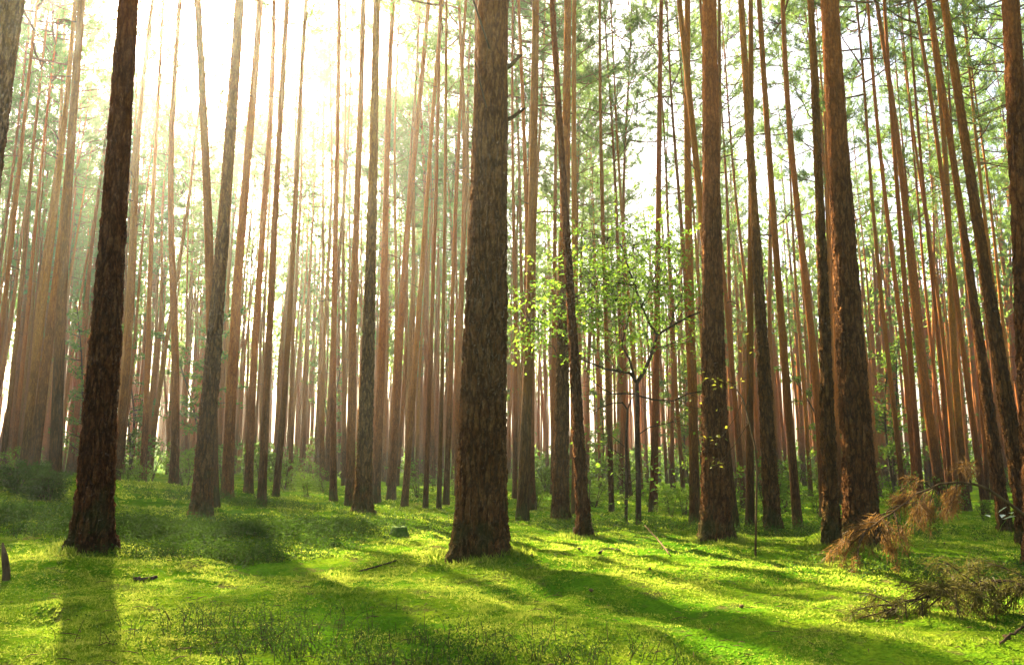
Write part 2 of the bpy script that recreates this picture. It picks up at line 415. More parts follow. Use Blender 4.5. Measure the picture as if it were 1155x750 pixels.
# ---- the stand behind: random pines, thinned where they would shade the lit glade
LIT = [(u, v) for u, v in [(440, 590), (500, 605), (520, 660), (560, 700), (640, 715), (480, 640), (150, 575), (180, 600),
       (40, 700), (80, 680), (700, 730), (850, 625), (760, 615), (900, 715), (620, 660), (760, 735), (1050, 655), (700, 690), (960, 690), (690, 400), (420, 615)]]
LITP = [on_ground(u, v) for u, v in LIT if v > 500] + [(3.6, 5.4), (2.8, 5.4), (4.4, 5.4), (2.0, 5.2)]   # the last two: spots whose light also reaches the young forked tree's crown
def shades(x, y, H, r=2.1):
    n = 0
    for (px, py) in LITP:
        for h in (.6 * H, .75 * H, .9 * H):
            t = h / SUN[2]; qx, qy = px + SUN[0] * t, py + SUN[1] * t
            if (qx - x) ** 2 + (qy - y) ** 2 < r * r: n += 1; break
    return n
TREES = []      # (x, y, axis, height, crown base) for the light test
def place_tree(x, y, diam, axis, H, label, group=None, hero=None, low=False, dense=False, name='pine_tree'):
    z = g1(x, y)
    root = empty(name, (x, y, z), label, 'pine tree', group)
    spin = random.uniform(0, 6.28)
    root.rotation_euler = lean_rot(axis, spin)
    if hero is not None:
        hero_trunk('trunk', diam / 2, H, hero, root)
        cr = link('crown', random.choice(SPARSE if shades(x, y, H) else CROWNS), root); cr.scale = (1.15, 1.15, H / 20.)
    else:
        root.scale = (1, 1, 1)
        t = link('trunk', random.choice(TRUNKS), root); t.scale = (diam / .28, diam / .28, H / 20.)
        s = random.uniform(.8, 1.2)
        c = link('crown', random.choice([CROWNS[1], CROWNS[4]] if dense else SPARSE if (shades(x, y, H) or (-.40 < x / y < -.10 and random.random() < .55) or (x / y >= -.10 and random.random() < .24)) else LOWCROWNS if low else CROWNS), root); c.scale = (s, s, H / 20.)
        c.rotation_euler = (0, 0, random.uniform(0, 6.28))
    TREES.append((x, y, axis, H, diam)); return root

def axis_for(x, y, xt):
    """trunk direction that carries the trunk through the top edge of the picture at xt, leaning sideways only"""
    p = at_dist(xt, 0, y); z = g1(x, y)
    return norm(p - np.array([x, y, z]))

def trunk_shades(x, y, H, r=.32):
    sx, sy = SUN[0] / math.cos(SUN_EL), SUN[1] / math.cos(SUN_EL)
    for (px, py) in LITP:
        a = (x - px) * sx + (y - py) * sy
        if 0 < a < H / math.tan(SUN_EL) and abs((x - px) * sy - (y - py) * sx) < r: return True
    return False
G_BIG = 'thick old pines in front'
G_MID = 'tall slim pines standing in the middle distance'
#  base x, base y, width, x at the top edge, distance (None: from the ground), label
BIG = [
 (-88, 640, 54, 14, 5.6, 'blurred dark green pine trunk cut off by the top corner of the photo'),
 (103, 622, 39, 143, None, 'dark deeply furrowed pine, leaning slightly, casting the broad shadow at lower left'),
 (226, 585, 23, 268, None, 'brown furrowed pine rising from bilberry bushes, crossed by a leaning slim pine'),
 (541, 627, 58, 557, None, 'big central pine with wide root flare and two broken branch stubs'),
 (409, 579, 19, 425, None, 'medium pine in the sunny glade, thicker one of a close pair'),
 (659, 608, 16, 624, None, 'slim pine leaning to the left beside the young forked tree'),
 (632, 588, 19, 639, None, 'straight stout pine right behind the slim leaning pine'),
 (808, 608, 32, 799, None, 'straight dark pine with sunlit furrowed edge and yellow leaves before it'),
 (872, 600, 18, 838, None, 'slim brown pine between the furrowed dark pine and the thick reddish pine'),
 (939, 613, 18, 914, None, 'dark slim pine touching the left flank of the thick reddish pine'),
 (974, 612, 37, 937, None, 'thickest reddish brown pine, right behind the tip of the brown dead branch'),
 (1135, 602, 14.5, 1048, None, 'leaning dark pine behind the brown dead branch, slimmer of two side by side'),
 (1161, 617, 19, 1067, None, 'leaning pine with mottled orange bark at the root end of the dead branch'),
 (1178, 640, 34, 1138, None, 'near black pine trunk filling the edge behind the dead branch'),
]
for k, (u, v, w, xt, d, lab) in enumerate(BIG):
    if d is None: x, y = on_ground(u, v)
    else: p = at_dist(u, v, d); x, y = p[0], d
    diam = w * y * 1.01 / FPX
    root = place_tree(x, y, diam, axis_for(x, y, xt), random.uniform(19, 22), lab, G_BIG, hero=500 + k)
    if k == 3: CENTRAL = (root, x, y, diam)
    if k == 1: LEFTPINE = (x, y)

# stubs and a caught branch on the big central pine
root, x, y, diam = CENTRAL
bpy.context.view_layer.update()
inv = root.matrix_world.inverted()
def loc_pt(u, v, dy=0.0):
    return np.array(inv @ Vector(at_dist(u, v, y + dy)))
for (u0, v0, u1, v1, r) in [(566, 138, 592, 122, .016), (566, 80, 588, 62, .018)]:
    mb = MB(); a = loc_pt(u0, v0); b = loc_pt(u1, v1, -.12); m = (a + b) / 2 + np.array([0, 0, -.015])
    tube(mb, [a, m, b], [r * 1.2, r, r * .55], 7); f = m + (b - m) * .3
    tube(mb, [f, f + np.array([.02, -.03, .07])], [r * .5, .004], 5)
    mb.build('branch_stub', M['deadwood'], root)
mb = MB(); tube(mb, [loc_pt(531, -8, -.24), loc_pt(541, 22, -.24), loc_pt(552, 55, -.215)], [.007, .009, .006], 5)
tube(mb, [loc_pt(535, 68, -.22), loc_pt(543, 100, -.22), loc_pt(549, 122, -.21)], [.004, .006, .004], 5)
mb.build('dead_twig', M['deadwood'], root)

MIDL = [
 (36, 543, 14, 84, 13.5, 'left one of two dark pines behind the round shrubs'),
 (62, 545, 16, 91, 12.0, 'right one of two dark pines behind the round shrubs'),
 (130, 545, 11, 172, 21, 'slim pine half hidden by the dark furrowed left pine'),
 (161, 545, 9, 186, 24, 'thin pine at the far end of the sun streaks, left of the paler straight one'),
 (194, 572, 12, 205, 17.0, 'straight slim pine between the dark left pine and the bilberry bushes'),
 (240, 571, 16, 226, None, 'slim pine leaning left that crosses behind the bilberry pine'),
 (256, 563, 16, 287, None, 'brown pine just right of the crossing pair'),
 (280, 556, 12, 306, None, 'slim pine between the brown pine and the shorter trunked one in the glow'),
 (295, 569, 11, 322, None, 'slim pine standing forward at the edge of the lit moss under the glow'),
 (311, 560, 9, 352, None, 'thin pine leaning right into the glow'),
 (376, 565, 10, 381, None, 'straight thin pine left of the close pair in the glade'),
 (395, 569, 13, 409, None, 'slimmer rear one of the close pair in the sunny glade'),
 (423, 565, 13, 447, None, 'orange brown pine just right of the close pair'),
 (441, 563, 12, 484, None, 'pine leaning right into the pale light, second right of the close pair'),
 (456, 571, 9, 501, None, 'most strongly right leaning thin pine left of the big central pine'),
 (480, 573, 7, 495, None, 'very thin straight pine midway to the big central pine'),
 (495, 573, 6.5, 505, None, 'thinnest of the slim pines left of the big central pine'),
 (503, 569, 8, 527, None, 'slim pine close to the left flank of the big central pine'),
 (589, 587, 16, 606, None, 'brown pine just right of the big central pine'),
 (601, 574, 9, 585, None, 'thin pine leaning left behind the brown pine by the central one'),
 (649, 580, 11, 651, None, 'slim pine seen between the stout straight pine and the leaning one'),
 (690, 577, 7, 679, None, 'very thin tall bare pine behind the foliage of the young forked tree'),
 (737, 584, 11, 746, 14.5, 'reddish pine right behind the stem of the young forked tree'),
 (784, 591, 14, 780, None, 'smooth straight pine just left of the sunlit furrowed pine'),
 (829, 598, 12, 763, None, 'pine leaning left that passes behind the sunlit furrowed pine'),
 (846, 593, 11, 843, None, 'slim upright pine just right of the sunlit furrowed pine'),
 (900, 596, 12, 857, None, 'orange pine leaning left in the gap before the thick reddish pine'),
 (930, 584, 12, 890, None, 'pale orange pine behind the dark slim one by the thick reddish pine'),
 (1040, 583, 9, 1000, None, 'thin pine first to the right of the thick reddish pine'),
 (1064, 575, 14, 990, None, 'long orange pine leaning left above the dead branch'),
 (1090, 575, 12, 1048, None, 'reddish pine above the middle of the brown dead branch'),
 (1112, 580, 9, 1030, None, 'thin leaning pine behind the two dark leaning pines'),
 (1150, 575, 8, 1085, None, 'thin pale pine seen between the mottled orange pine and the near black one'),
]
for (u, v, w, xt, d, lab) in MIDL:
    if d is None: x, y = on_ground(u, v)
    else: p = at_dist(u, v, d); x, y = p[0], d
    y = min(max(y, 9.5), 24); x = at_dist(u, v, y)[0]
    place_tree(x, y, w * y * .86 / FPX, axis_for(x, y, xt), random.uniform(18, 22), lab, G_MID)

REG = [(-400, 95, 'left of the dark furrowed pine'), (95, 200, 'between the dark furrowed pine and the bilberry pine'),
       (200, 300, 'behind the crossing pair of pines'), (300, 410, 'in the glow left of the close pair'),
       (410, 540, 'between the close pair and the big central pine'), (540, 660, 'between the big central pine and the slim leaning one'),
       (660, 800, 'behind the young forked tree'), (800, 950, 'between the sunlit furrowed pine and the thick reddish pine'),
       (950, 1600, 'right of the thick reddish pine')]
pts = [(t[0], t[1]) for t in TREES]
for (x, y) in [(-12.4, 27.6), (-15.0, 28.8), (-16.3, 27.4)]:
    place_tree(x, y, random.uniform(.2, .26), norm((random.gauss(.02, .02), random.gauss(0, .02), 1)), random.uniform(19, 21), 'tall full crowned pine standing in the sun glow at upper left', 'full crowned pines in the sun glow at upper left', dense=True)
    pts.append((x, y))
count = 0; tries = 0
while count < 249 and tries < 60000:
    tries += 1
    y = 17 + 37 * random.random() ** .95
    u = random.uniform(-130, 1285) if random.random() < .75 else random.uniform(-60, 600)
    x = (u - CX) / FPX * y * .99
    if u > 560 and random.random() < .42: continue
    md = 1.0
    if any((x - a) ** 2 + (y - b) ** 2 < md * md for a, b in pts): continue
    H = random.uniform(17.5, 22)
    if shades(x, y, H) and random.random() < .72: continue
    if trunk_shades(x, y, H) and random.random() < .93: continue
    pts.append((x, y)); count += 1
    diam = random.uniform(.13, .20) if y < 30 else random.uniform(.15, .27)
    ax = norm((random.gauss(0, .022), random.gauss(0, .022), 1))
    if u < 120: ax = norm(ax + np.array([.06 * random.random(), 0, 0]))
    reg = [r for r in REG if r[0] <= u < r[1]] or [REG[0] if u < 0 else REG[-1]]
    far = y > 34
    lab = ('distant hazy pine ' if far else 'thin pine further back ') + reg[0][2]
    place_tree(x, y, diam, ax, H, lab, ('distant pines ' if far else 'thin pines further back ') + reg[0][2], low=(y > 40 and random.random() < .35))

# ---- the far-off wood that closes the view
rng = np.random.default_rng(77); mb = MB(); C = []
for k in range(1500):
    a = rng.uniform(-.85, .85); d = 52 + 70 * rng.random() ** 1.3; x, y = math.sin(a) * d, math.cos(a) * d
    z = -.4; H = rng.uniform(15, 22); r = rng.uniform(.08, .15)
    tube(mb, [(x, y, z - .5), (x + rng.normal(0, .2), y, H * .5), (x + rng.normal(0, .4), y, H)], [r, r * .7, .03], 6, 0, False)
    n = 18
    hh = rng.uniform(.52 * H, H, n); rad = 2.4 * np.sin(np.pi * np.clip((hh - .2 * H) / (.85 * H), .05, 1)) * rng.uniform(.2, 1, n); an = rng.uniform(0, 6.28, n)
    C.append(np.stack([x + rad * np.cos(an), y + rad * np.sin(an), hh], -1))
for k in range(800):      # low growth under it
    a = rng.uniform(-.85, .85); d = rng.uniform(60, 105); x, y = math.sin(a) * d, math.cos(a) * d
    n = 26; C.append(np.array([x, y, rng.uniform(.1, 1.6)]) + rng.normal(0, .7, (n, 3)))
C = np.concatenate(C)
tufts(mb, C, np.tile([[0, 0, .3]], (len(C), 1)), 5, .50, .20, .9, 1, rng)
tag(mb.build('distant_woods', [M['bark_far'], M['needles']]), 'far hazy wood of thin trunks and foliage closing the view behind the stand', 'woods', kind='stuff')

# ------------------------------------------------------------------ broadleaf growth
def leafy(name, loc, label, cat, H, spread, nleaf, ln, leafmat, seed, group=None, stems=3, stem_r=.008, low=.15):
    rng = np.random.default_rng(seed)
    root = empty(name, loc, label, cat, group)
    ms = MB(); C = []
    for k in range(stems):
        a = rng.uniform(0, 6.28); t = rng.uniform(.1, .6)
        P = curve((rng.normal(0, .03), rng.normal(0, .03), -.05), (math.cos(a) * t * spread / H, math.sin(a) * t * spread / H, 1), H * rng.uniform(.75, 1.05), 8, rng.normal(0, .25, 3), .05, rng)
        tube(ms, P, np.linspace(stem_r, stem_r * .3, 8), 5)
        for b in range(int(5 + 3 * H)):
            s = rng.uniform(low, 1); q = s * 7; i0 = min(int(q), 6); p = P[i0] + (P[i0 + 1] - P[i0]) * (q - i0)
            a = rng.uniform(0, 6.28); l2 = spread * rng.uniform(.3, .75) * (1.15 - .6 * s)
            B = curve(p, (math.cos(a), math.sin(a), rng.uniform(0, .7)), l2, 5, (0, 0, -.2), .12, rng)
            tube(ms, B, np.linspace(stem_r * .45, stem_r * .15, 5), 3, 0, False)
            m = max(3, int(nleaf / (stems * (5 + 3 * H))))
            f = rng.uniform(.2, 1, m) * 4; i1 = np.minimum(f.astype(int), 3)
            C.append(B[i1] + (B[i1 + 1] - B[i1]) * (f - i1)[:, None] + rng.normal(0, ln * .5, (m, 3)))
    ms.build('stem', M['twig'], root)
    ml = MB(); leaves(ml, np.concatenate(C), ln, ln * .6, .55, 0, rng); ml.build('foliage', leafmat, root, False)
    return root
def copy_thing(src, loc, rz, s, label, group):
    r = src.copy(); COL.objects.link(r); r.location = loc; r.rotation_euler = (0, 0, rz); r.scale = (s, s, s); r['label'] = label
    if group: r['group'] = group
    for ch in src.children:
        c = ch.copy(); COL.objects.link(c); c.parent = r
    return r

# young forked broadleaf tree
fx, fy = on_ground(720, 591); fz = g1(fx, fy)
yt = empty('young_broadleaf_tree', (fx, fy, fz), 'young forked broadleaf tree with crooked dark limbs and bright yellow green leaves', 'broadleaf tree')
F = lambda u, v, dy=0.: at_dist(u, v, fy + dy) - np.array([fx, fy, fz])
rng = np.random.default_rng(5)
mb = MB(); tube(mb, [F(720, 594), F(720, 545), F(718.5, 500), F(719, 462), F(718, 432)], [.040, .034, .032, .031, .029], 9); mb.build('trunk', M['twig'], yt)
LIMBS = [([(718, 432), (727, 418), (734, 402), (741, 378), (757, 368), (777, 357), (790, 352)], .021, .3),
         ([(741, 378), (733, 366), (724, 345), (716, 322), (708, 300), (700, 275)], .014, -.4),
         ([(718, 432), (711, 421), (700, 419), (682, 416), (668, 410), (655, 405)], .016, -.25),
         ([(716, 428), (710, 405), (701, 390), (706, 370), (713, 342), (716, 318)], .013, .5),
         ([(719, 444), (706, 444), (690, 444), (676, 436), (662, 424)], .009, -.5),
         ([(719, 446), (738, 451), (760, 452), (776, 444), (792, 441)], .010, .2),
         ([(734, 402), (742, 392), (752, 390), (766, 384)], .008, -.3),
         ([(757, 368), (760, 352), (768, 338), (772, 320)], .009, .4),
         ([(720, 490), (732, 482), (750, 478), (768, 474)], .007, .3),
         ([(716, 322), (690, 318), (660, 330), (630, 345), (600, 362)], .008, -.5),
         ([(724, 345), (736, 320), (744, 292), (748, 265)], .008, .3)]
anchors = []
for pts_, r, dy in LIMBS:
    n = len(pts_); P = np.array([F(a, b, dy * k / (n - 1)) for k, (a, b) in enumerate(pts_)])
    mb = MB(); tube(mb, P, np.linspace(r * 1.3, r * .5, n), 7)
    for k in range(9):
        i0 = rng.integers(1, n - 1); p = P[i0] + (P[i0 + 1] - P[i0]) * rng.random()
        B = curve(p, norm(P[i0 + 1] - P[i0]) + rng.normal(0, .8, 3), rng.uniform(.25, .65), 5, (0, 0, .1), .15, rng)
        tube(mb, B, np.linspace(r * .3, .0022, 5), 4, 0, False); anchors.append(B)
    mb.build('branch', M['twig'], yt)
mb = MB(); LC = []
anch = np.array([B[k] for B in anchors for k in (1, 3, 4)])
for (u, v, su, sv, n) in [(690, 300, 34, 26, 75), (735, 315, 26, 28, 52), (640, 355, 36, 18, 52), (600, 375, 18, 14, 24), (700, 345, 42, 26, 70), (745, 285, 20, 22, 28), (755, 350, 16, 18, 18), (665, 325, 28, 20, 34), (690, 400, 50, 16, 12)]:
    for k in range(int(n * 1.95)):
        a, b = rng.normal(u, su), rng.normal(v, sv)
        c = F(a, min(b, 415), rng.normal(0, .45)); k2 = np.argmin(((anch - c) ** 2).sum(1)); p = anch[k2]; g = np.linalg.norm(c - p)
        d = norm((c - p) * np.array([1, 1, .5]) + rng.normal(0, .1, 3))
        if g > .08: tube(mb, [p, (p + c) / 2 + rng.normal(0, .02, 3) + np.array([0, 0, .02]), c], [.0032, .0026, .002], 3, 1, False)
        Tw = curve(c, d, rng.uniform(.16, .34), 6, (0, 0, -.25), .10, rng); tube(mb, Tw, np.linspace(.002, .001, 6), 3, 1, False)
        side = norm(np.cross(d, [0, 0, 1]))
        for q in range(rng.integers(7, 13)):
            f = rng.uniform(0, 5); i1 = min(int(f), 4); LC.append(Tw[i1] + (Tw[i1 + 1] - Tw[i1]) * (f - i1) + side * rng.uniform(-.035, .035))
for B in anchors:
    m = 4 if B[0][2] > 1.7 else 1
    LC += list(B[rng.integers(1, 5, m)] + rng.normal(0, .02, (m, 3)))
leaves(mb, np.array(LC), .052, .034, .66, 0, rng)
mb.build('crown', [M['leaf'], M['twig']], yt, False)

# slender crooked sapling next to it
sx, sy = on_ground(706, 591); sz = g1(sx, sy); S_ = lambda u, v, dy=0.: at_dist(u, v, sy + dy) - np.array([sx, sy, sz])
sl = empty('sapling', (sx, sy, sz), 'slender dark sapling with bent tip right beside the forked tree', 'sapling')
mb = MB(); tube(mb, [S_(706, 594), S_(707, 540), S_(706, 500), S_(708, 462), S_(702, 454), S_(690, 455), S_(676, 460), S_(664, 466)], [.022, .02, .018, .016, .013, .008, .006, .003], 7)
tube(mb, [S_(708, 462), S_(712, 450), S_(717, 444)], [.012, .008, .004], 6); mb.build('stem', M['twig'], sl)
mb = MB(); C = [S_(a + rng.normal(0, 11), b + rng.normal(0, 8), rng.normal(0, .15)) for a, b in [(665, 500), (672, 488), (690, 522), (700, 560), (680, 530), (735, 545), (742, 530)] for _ in range(16)]
leaves(mb, C, .075, .05, .7, 0, rng); mb.build('foliage', M['leaf'], sl, False)
mb = MB()
for a, b in [(665, 500), (672, 488), (690, 522), (700, 560), (680, 530), (735, 545), (742, 530)]:
    tube(mb, [S_(707, min(b + 18, 575)), S_((707 + a) / 2, b + 3), S_(a, b)], [.006, .004, .002], 4, 0, False)
mb.build('side_twigs', M['twig'], sl)

# thin sapling with yellow leaves before the sunlit furrowed pine
ax_, ay_ = on_ground(852, 627); az_ = g1(ax_, ay_); A_ = lambda u, v, dy=0.: at_dist(u, v, ay_ + dy) - np.array([ax_, ay_, az_])
ys = empty('sapling', (ax_, ay_, az_), 'thin bare sapling arching left with sparse yellow leaves before the furrowed pine', 'sapling')
mb = MB(); tube(mb, [A_(852, 629), A_(853, 580), A_(854, 530), A_(852, 505), A_(845, 475), A_(838, 450), A_(826, 432), A_(812, 428), A_(800, 432)], [.010, .0095, .009, .009, .007, .006, .005, .004, .003], 6)
tube(mb, [A_(838, 450), A_(830, 470), A_(815, 492), A_(802, 500)], [.004, .003, .003, .002], 5)
tube(mb, [A_(845, 475), A_(830, 500), A_(812, 522), A_(800, 526)], [.004, .003, .003, .002], 5)
tube(mb, [A_(842, 460), A_(846, 430), A_(842, 395), A_(836, 375)], [.004, .003, .003, .002], 5)
mb.build('stem', M['deadwood'], ys)
mb = MB(); C = [A_(a + rng.normal(0, 7), b + rng.normal(0, 4), rng.normal(-.05, .08)) for a, b, n in [(800, 432, 20), (812, 430, 22), (826, 434, 14), (802, 500, 18), (815, 492, 12), (806, 524, 24), (836, 375, 14), (840, 395, 12), (795, 462, 10)] for _ in range(n)]
leaves(mb, C[::3], .044, .026, .6, 0, rng); mb.build('foliage', M['leaf_yellow'], ys, False)

# young trees of the understorey, light green, far behind the trunks
deci = [leafy('leafy_tree', (0, 0, 0), 'x', 'broadleaf tree', 6.5, 2.3, 3000, .13, M['leaf_under'], 900 + k, None, 2, .05, .12) for k in range(3)]
DEC = [(-15.5, 29, 1.0), (-13.0, 34, 1.15), (-18, 38, 1.2), (-10, 44, 1.1), (-2, 47, 1.0), (4.5, 41, .95), (9, 38, 1.0), (13.5, 33, 1.0), (17, 36, 1.3), 
       (25, 46, 1.4), (10.5, 48, 1.3), (-24, 46, 1.3)]
for k, (x, y, s) in enumerate(DEC):
    u = CX + x / y * FPX / .99; reg = [r for r in REG if r[0] <= u < r[1]] or [REG[-1]]
    lab = 'pale broadleaf tree ' + reg[0][2]; grp = 'pale green trees under the far pines ' + reg[0][2]
    if k < 3:
        o = deci[k]; o.location = (x, y, g1(x, y)); o.scale = (s, s, s); o['label'] = lab; o['group'] = grp
    else: copy_thing(deci[k % 3], (x, y, g1(x, y)), random.uniform(0, 6.28), s, lab, grp)

# low shrubs along the foot of the stand
shr = [leafy('leafy_shrub', (0, 0, 0), 'x', 'shrub', .75, .5, 520, .050, M['leaf_under'], 950 + k, None, 5, .008, .1) for k in range(4)]
SH = [(142, 545), (158, 548), (205, 545), (250, 552), (330, 556), (348, 553), (365, 556), (322, 548), (490, 560), (512, 562), (470, 562), (605, 572), (617, 570), (668, 575),
      (690, 570), (755, 578), (770, 572), (820, 570), (865, 575), (885, 580), (918, 578), (1010, 572), (1030, 575), (1075, 570), (1105, 572), (1130, 568), (20, 535), (8, 530), (418, 560), (210, 556), (560, 565), (640, 566), (1050, 566), (730, 572)]
SH += [(random.uniform(-40, 1190), 0) for k in range(58)]
for k, (u, v) in enumerate(SH):
    y = random.uniform(22, 48) if v == 0 else random.uniform(15, 24) if u < 700 else random.uniform(12, 19)
    x = at_dist(u, 540, y)[0]; s = random.uniform(.7, 1.5) * (1 if v else 1.6)
    reg = [r for r in REG if r[0] <= u < r[1]][0]
    lab = 'small leafy shrub ' + reg[2]; grp = 'leafy shrubs at the foot of the trunks ' + reg[2]
    if k < 4:
        o = shr[k]; o.location = (x, y, g1(x, y)); o.scale = (s, s, s); o['label'] = lab; o['group'] = grp
    else: copy_thing(shr[k % 4], (x, y, g1(x, y)), random.uniform(0, 6.28), s, lab, grp)

# two round dark shrubs at the left
for k, (u, v, s, lab) in enumerate([(22, 572, 1.0, 'round dark green shrub under the two dark pines, the left one'), (50, 570, .85, 'round dark green shrub under the two dark pines, the one nearer the furrowed trunk')]):
    x, y = at_dist(u, v, 10.6 - .5 * k)[0], 10.6 - .5 * k
    o = leafy('round_shrub', (x, y, g1(x, y)), lab, 'shrub', .52, .62, 5200, .036, M['leaf_dark'], 970 + k, None, 16, .006, .05); o.scale = (s, s, s)

# ------------------------------------------------------------------ ground cover
def scatter(n, y0, y1, half=.72, p=2.0):
    y = y0 + (y1 - y0) * RNG.random(n) ** p; x = (RNG.random(n) * 2 - 1) * (y * half + .4)
    return x, y
mb = MB()
for (n, y0, y1, hgt, wd, nb) in [(105000, 2.3, 5.2, .014, .0080, 5), (80000, 5.0, 10.5, .022, .012, 4), (30000, 10, 24, .04, .022, 3)]:
    x, y = scatter(n, y0, y1, p=1.2)
    keep = fbm(x * 2.3, y * 2.3, 31, 3) + RNG.normal(0, .08, n) > .42
    x, y = x[keep], y[keep]
    hs = .55 + .9 * fbm(x * 3.1, y * 3.1, 63, 2)
    z = gh(x, y) - .004
    C = np.stack([x, y, z], -1)
    m = len(C); C = np.repeat(C, nb, 0); hs = np.repeat(hs, nb)
    d = RNG.normal(0, .55, (m * nb, 3)); d[:, 2] = np.abs(d[:, 2]) + .3; d /= np.linalg.norm(d, axis=1)[:, None]
    s = np.cross(d, RNG.normal(0, 1, (m * nb, 3))); s /= np.linalg.norm(s, axis=1)[:, None]
    Lh = (hgt * hs * RNG.uniform(.5, 1.3, m * nb))[:, None]; W = wd * RNG.uniform(.6, 1.3, m * nb)[:, None]
    V = np.stack([C - s * W * .5, C + s * W * .5, C + d * Lh], 1).reshape(-1, 3)
    mb.add(V, None, np.arange(len(V)).reshape(-1, 3))
for (bx, by, br) in [(t[0], t[1], t[4] / 2) for t in TREES[:14]]:      # deeper moss heaped round the feet of the big pines
    m = 1500; a = RNG.uniform(0, 6.28, m); rr = br * 1.05 + .22 * RNG.random(m) ** 1.5
    x, y = bx + np.cos(a) * rr, by + np.sin(a) * rr; C = np.stack([x, y, gh(x, y) - .004], -1)
    d = RNG.normal(0, .5, (m, 3)); d[:, 2] = np.abs(d[:, 2]) + .6; d /= np.linalg.norm(d, axis=1)[:, None]
    s = np.cross(d, RNG.normal(0, 1, (m, 3))); s /= np.linalg.norm(s, axis=1)[:, None]
    V = np.stack([C - s * .006, C + s * .006, C + d * RNG.uniform(.02, .075, m)[:, None]], 1).reshape(-1, 3)
    mb.add(V, None, np.arange(len(V)).reshape(-1, 3))
tag(mb.build('moss', M['moss'], smooth=False), 'soft carpet of green and yellow moss sprigs over the forest floor', 'moss', kind='stuff')

# bilberry patches
mb = MB(); CL = []
PATCH = [(-3.6, 7.9, .8, .7, 210), (-2.6, 7.6, .8, .55, 200), (-2.0, 8.8, .6, .6, 90), (-5.4, 8.4, .9, .8, 150), (-1.1, 3.45, .42, .3, 90), (-.55, 3.15, .5, .25, 90),
         (.15, 3.0, .4, .2, 40), (2.9, 5.5, .6, .3, 24), (-2.2, 6.3, .6, .35, 70), (-1.2, 9.3, .5, .4, 24), (1.2, 10.2, 1.4, .6, 60), (4.5, 10.4, 1.3, .7, 60), (-4.2, 12.5, 1.5, 1.0, 90), (3.0, 9.6, 1.0, .5, 40)]
for (mx, my, rx, ry, n) in PATCH:
    n = int(n * (2.2 if my < 5 else 3.6)); px, py = RNG.normal(mx, rx * .6, n), RNG.normal(my, ry * .6, n); pz = gh(px, py)
    near = my < 5
    for a, b, c in zip(px, py, pz):
        hh = RNG.uniform(.05, .11) if near else RNG.uniform(.05, .13)
        P = curve((a, b, c - .01), (RNG.normal(0, .3), RNG.normal(0, .3), 1), hh, 4, RNG.normal(0, .3, 3), .1)
        tube(mb, P, np.linspace(.0018, .0008, 4), 3, 0, False)
        m = 16 if near else 26
        CL.append((P[RNG.integers(1, 4, m)] + RNG.normal(0, .022 if near else .040, (m, 3)), .012 if near else .024))
for ln in (.012, .024):
    leaves(mb, np.concatenate([c for c, l in CL if l == ln]), ln, ln * .65, .55, 1)
tag(mb.build('bilberry_undergrowth', [M['twig'], M['leaf_dark']], smooth=False), 'dark green low bilberry patches spreading over the moss', 'undergrowth', kind='stuff')

# fallen needles, cones and bits of twig
mb = MB(); n = 1100; x, y = scatter(n, 2.4, 13, p=1.3); z = gh(x, y) + .022
for a, b, c in zip(x, y, z):
    an = RNG.uniform(0, 6.28); L = RNG.uniform(.015, .07); d = np.array([math.cos(an), math.sin(an), RNG.normal(0, .12)]) * L / 2
    tube(mb, [np.array([a, b, c]) - d, np.array([a, b, c + RNG.uniform(0, .01)]), np.array([a, b, c]) + d], [.0016, .002, .001], 3, 0, False)
n = 24; x, y = scatter(n, 2.6, 9, p=1.1); z = gh(x, y) + .008
for a, b, c in zip(x, y, z):
    an = RNG.uniform(0, 6.28); d = np.array([math.cos(an), math.sin(an), RNG.normal(0, .2)]) * .017
    q = np.array([a, b, c]); tube(mb, [q - d, q - d * .55, q, q + d * .6, q + d], [.003, .008, .010, .007, .002], 7)
tag(mb.build('forest_litter', M['deadwood']), 'scattered brown bits of twig and cones lying on the moss', 'litter', kind='stuff')

